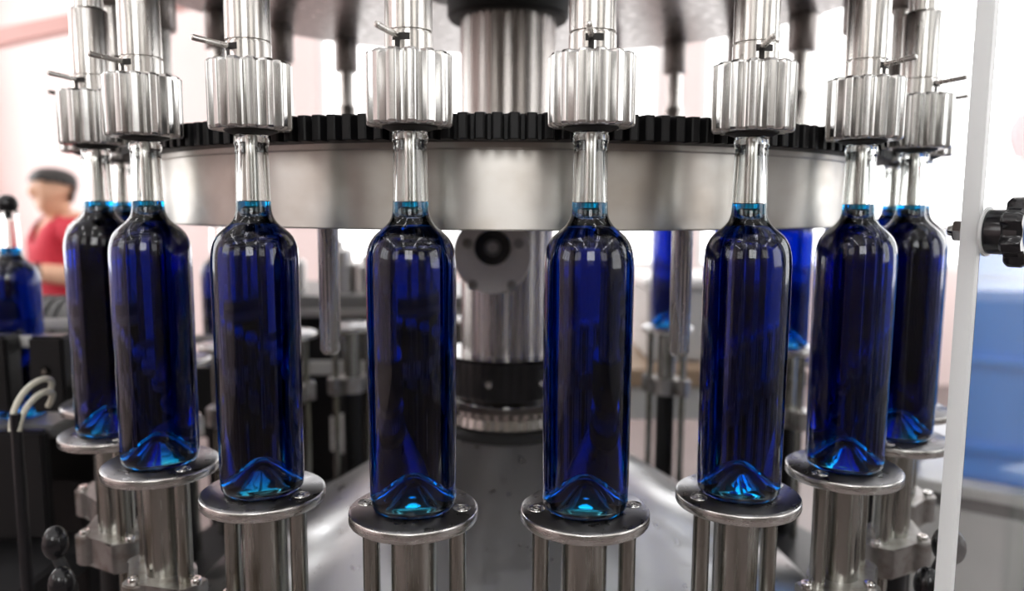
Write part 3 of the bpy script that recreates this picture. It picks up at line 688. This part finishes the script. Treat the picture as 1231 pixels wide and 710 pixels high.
# shirt, trousers, shoes and hair are cut from the evaluated figure and puffed out a little
dg = bpy.context.evaluated_depsgraph_get(); dg.update()
bme = bpy.data.meshes.new_from_object(body.evaluated_get(dg))
head_v = [v.co for v in bme.vertices if v.co.z > 1.43]
hx0, hx1 = min(v.x for v in head_v if v.z > 1.5), max(v.x for v in head_v if v.z > 1.55)
htop = max(v.z for v in head_v)
def garment(name, test, off, mat, one=False):
    bm = bmesh.new(); bm.from_mesh(bme); bm.normal_update()
    bmesh.ops.delete(bm, geom=[f for f in bm.faces if not test(f.calc_center_median())], context='FACES')
    if one:                                   # keep the largest island only
        left = set(bm.faces); best = []
        while left:
            todo = [left.pop()]; isl = list(todo)
            while todo:
                f = todo.pop()
                for e in f.edges:
                    for g in e.link_faces:
                        if g in left: left.discard(g); todo.append(g); isl.append(g)
            if len(isl) > len(best): best = isl
        keep = set(best); bmesh.ops.delete(bm, geom=[f for f in bm.faces if f not in keep], context='FACES')
    bmesh.ops.delete(bm, geom=[v for v in bm.verts if not v.link_faces], context='VERTS')
    for v in bm.verts: v.co += v.normal*off
    me = from_bm(name, bm, True, 80); me.materials.clear()
    o = link(name, me, mat, pe); sd = o.modifiers.new('solid', 'SOLIDIFY'); sd.thickness = 0.006; sd.offset = 1
    return o
def is_shirt(c):
    if c.z < 0.86 or c.z > 1.385: return False
    if c.x > 0.05 and c.z > 1.27 + 1.1*abs(c.y): return False
    if abs(c.y) > 0.19 and c.z < 1.20: return False
    if c.x > 0.10 and abs(c.y) > 0.185 and c.z < 1.25: return False
    if c.x > 0.20: return False
    return True
garment('shirt', is_shirt, 0.012, 'red_cloth')
garment('trousers', lambda c: 0.10 < c.z < 0.90 and abs(c.y) < 0.24, 0.010, 'jeans')
for sg in (1, -1): garment('shoe', lambda c: c.z < 0.105 and c.y*sg > 0, 0.008, 'black_paint', True)
garment('hair', lambda c: c.z > 1.47 and (c.z > htop-0.06 + 0.15*(c.x-0.07) or (c.x < 0.04 and abs(c.y) < 0.085)), 0.010, 'hair', True)
for s in (1, -1):
    link('eye', lathe_mesh('eye', [(0, 0.012)] + [(0.012*math.sin(R_(t)), 0.012*math.cos(R_(t))) for t in range(30, 160, 30)] + [(0, -0.012)], 12), 'eye_white', pe, (hx1-0.012, s*0.034, 1.545))
    link('eyebrow', box_mesh('eyebrow', (hx1-0.004, s*0.036, 1.566), (0.012, 0.040, 0.009), 0, 0.003), 'hair', pe)
link('mouth', box_mesh('mouth', (hx1-0.022, 0, 1.462), (0.016, 0.046, 0.014), 0, 0.004), 'lip', pe)
Tw = Matrix.Translation((0.22, 0.226, 1.167)) @ Vector((0.25, -0.07, 0.04)).to_track_quat('Z', 'Y').to_matrix().to_4x4()
wa = link('watch_strap', lathe_mesh('watch_strap', [(0.036, -0.012), (0.042, -0.012), (0.042, 0.012), (0.036, 0.012)], 24, closed=True, T=Tw), 'black_gloss', pe)
link('watch_face', lathe_mesh('watch_face', [(0, -0.004), (0.020, -0.004), (0.020, 0.006), (0.017, 0.009), (0, 0.009)], 24, T=Matrix.Translation((0.228, 0.262, 1.17)) @ Matrix.Rotation(R_(-90), 4, 'X')), 'chrome', wa)
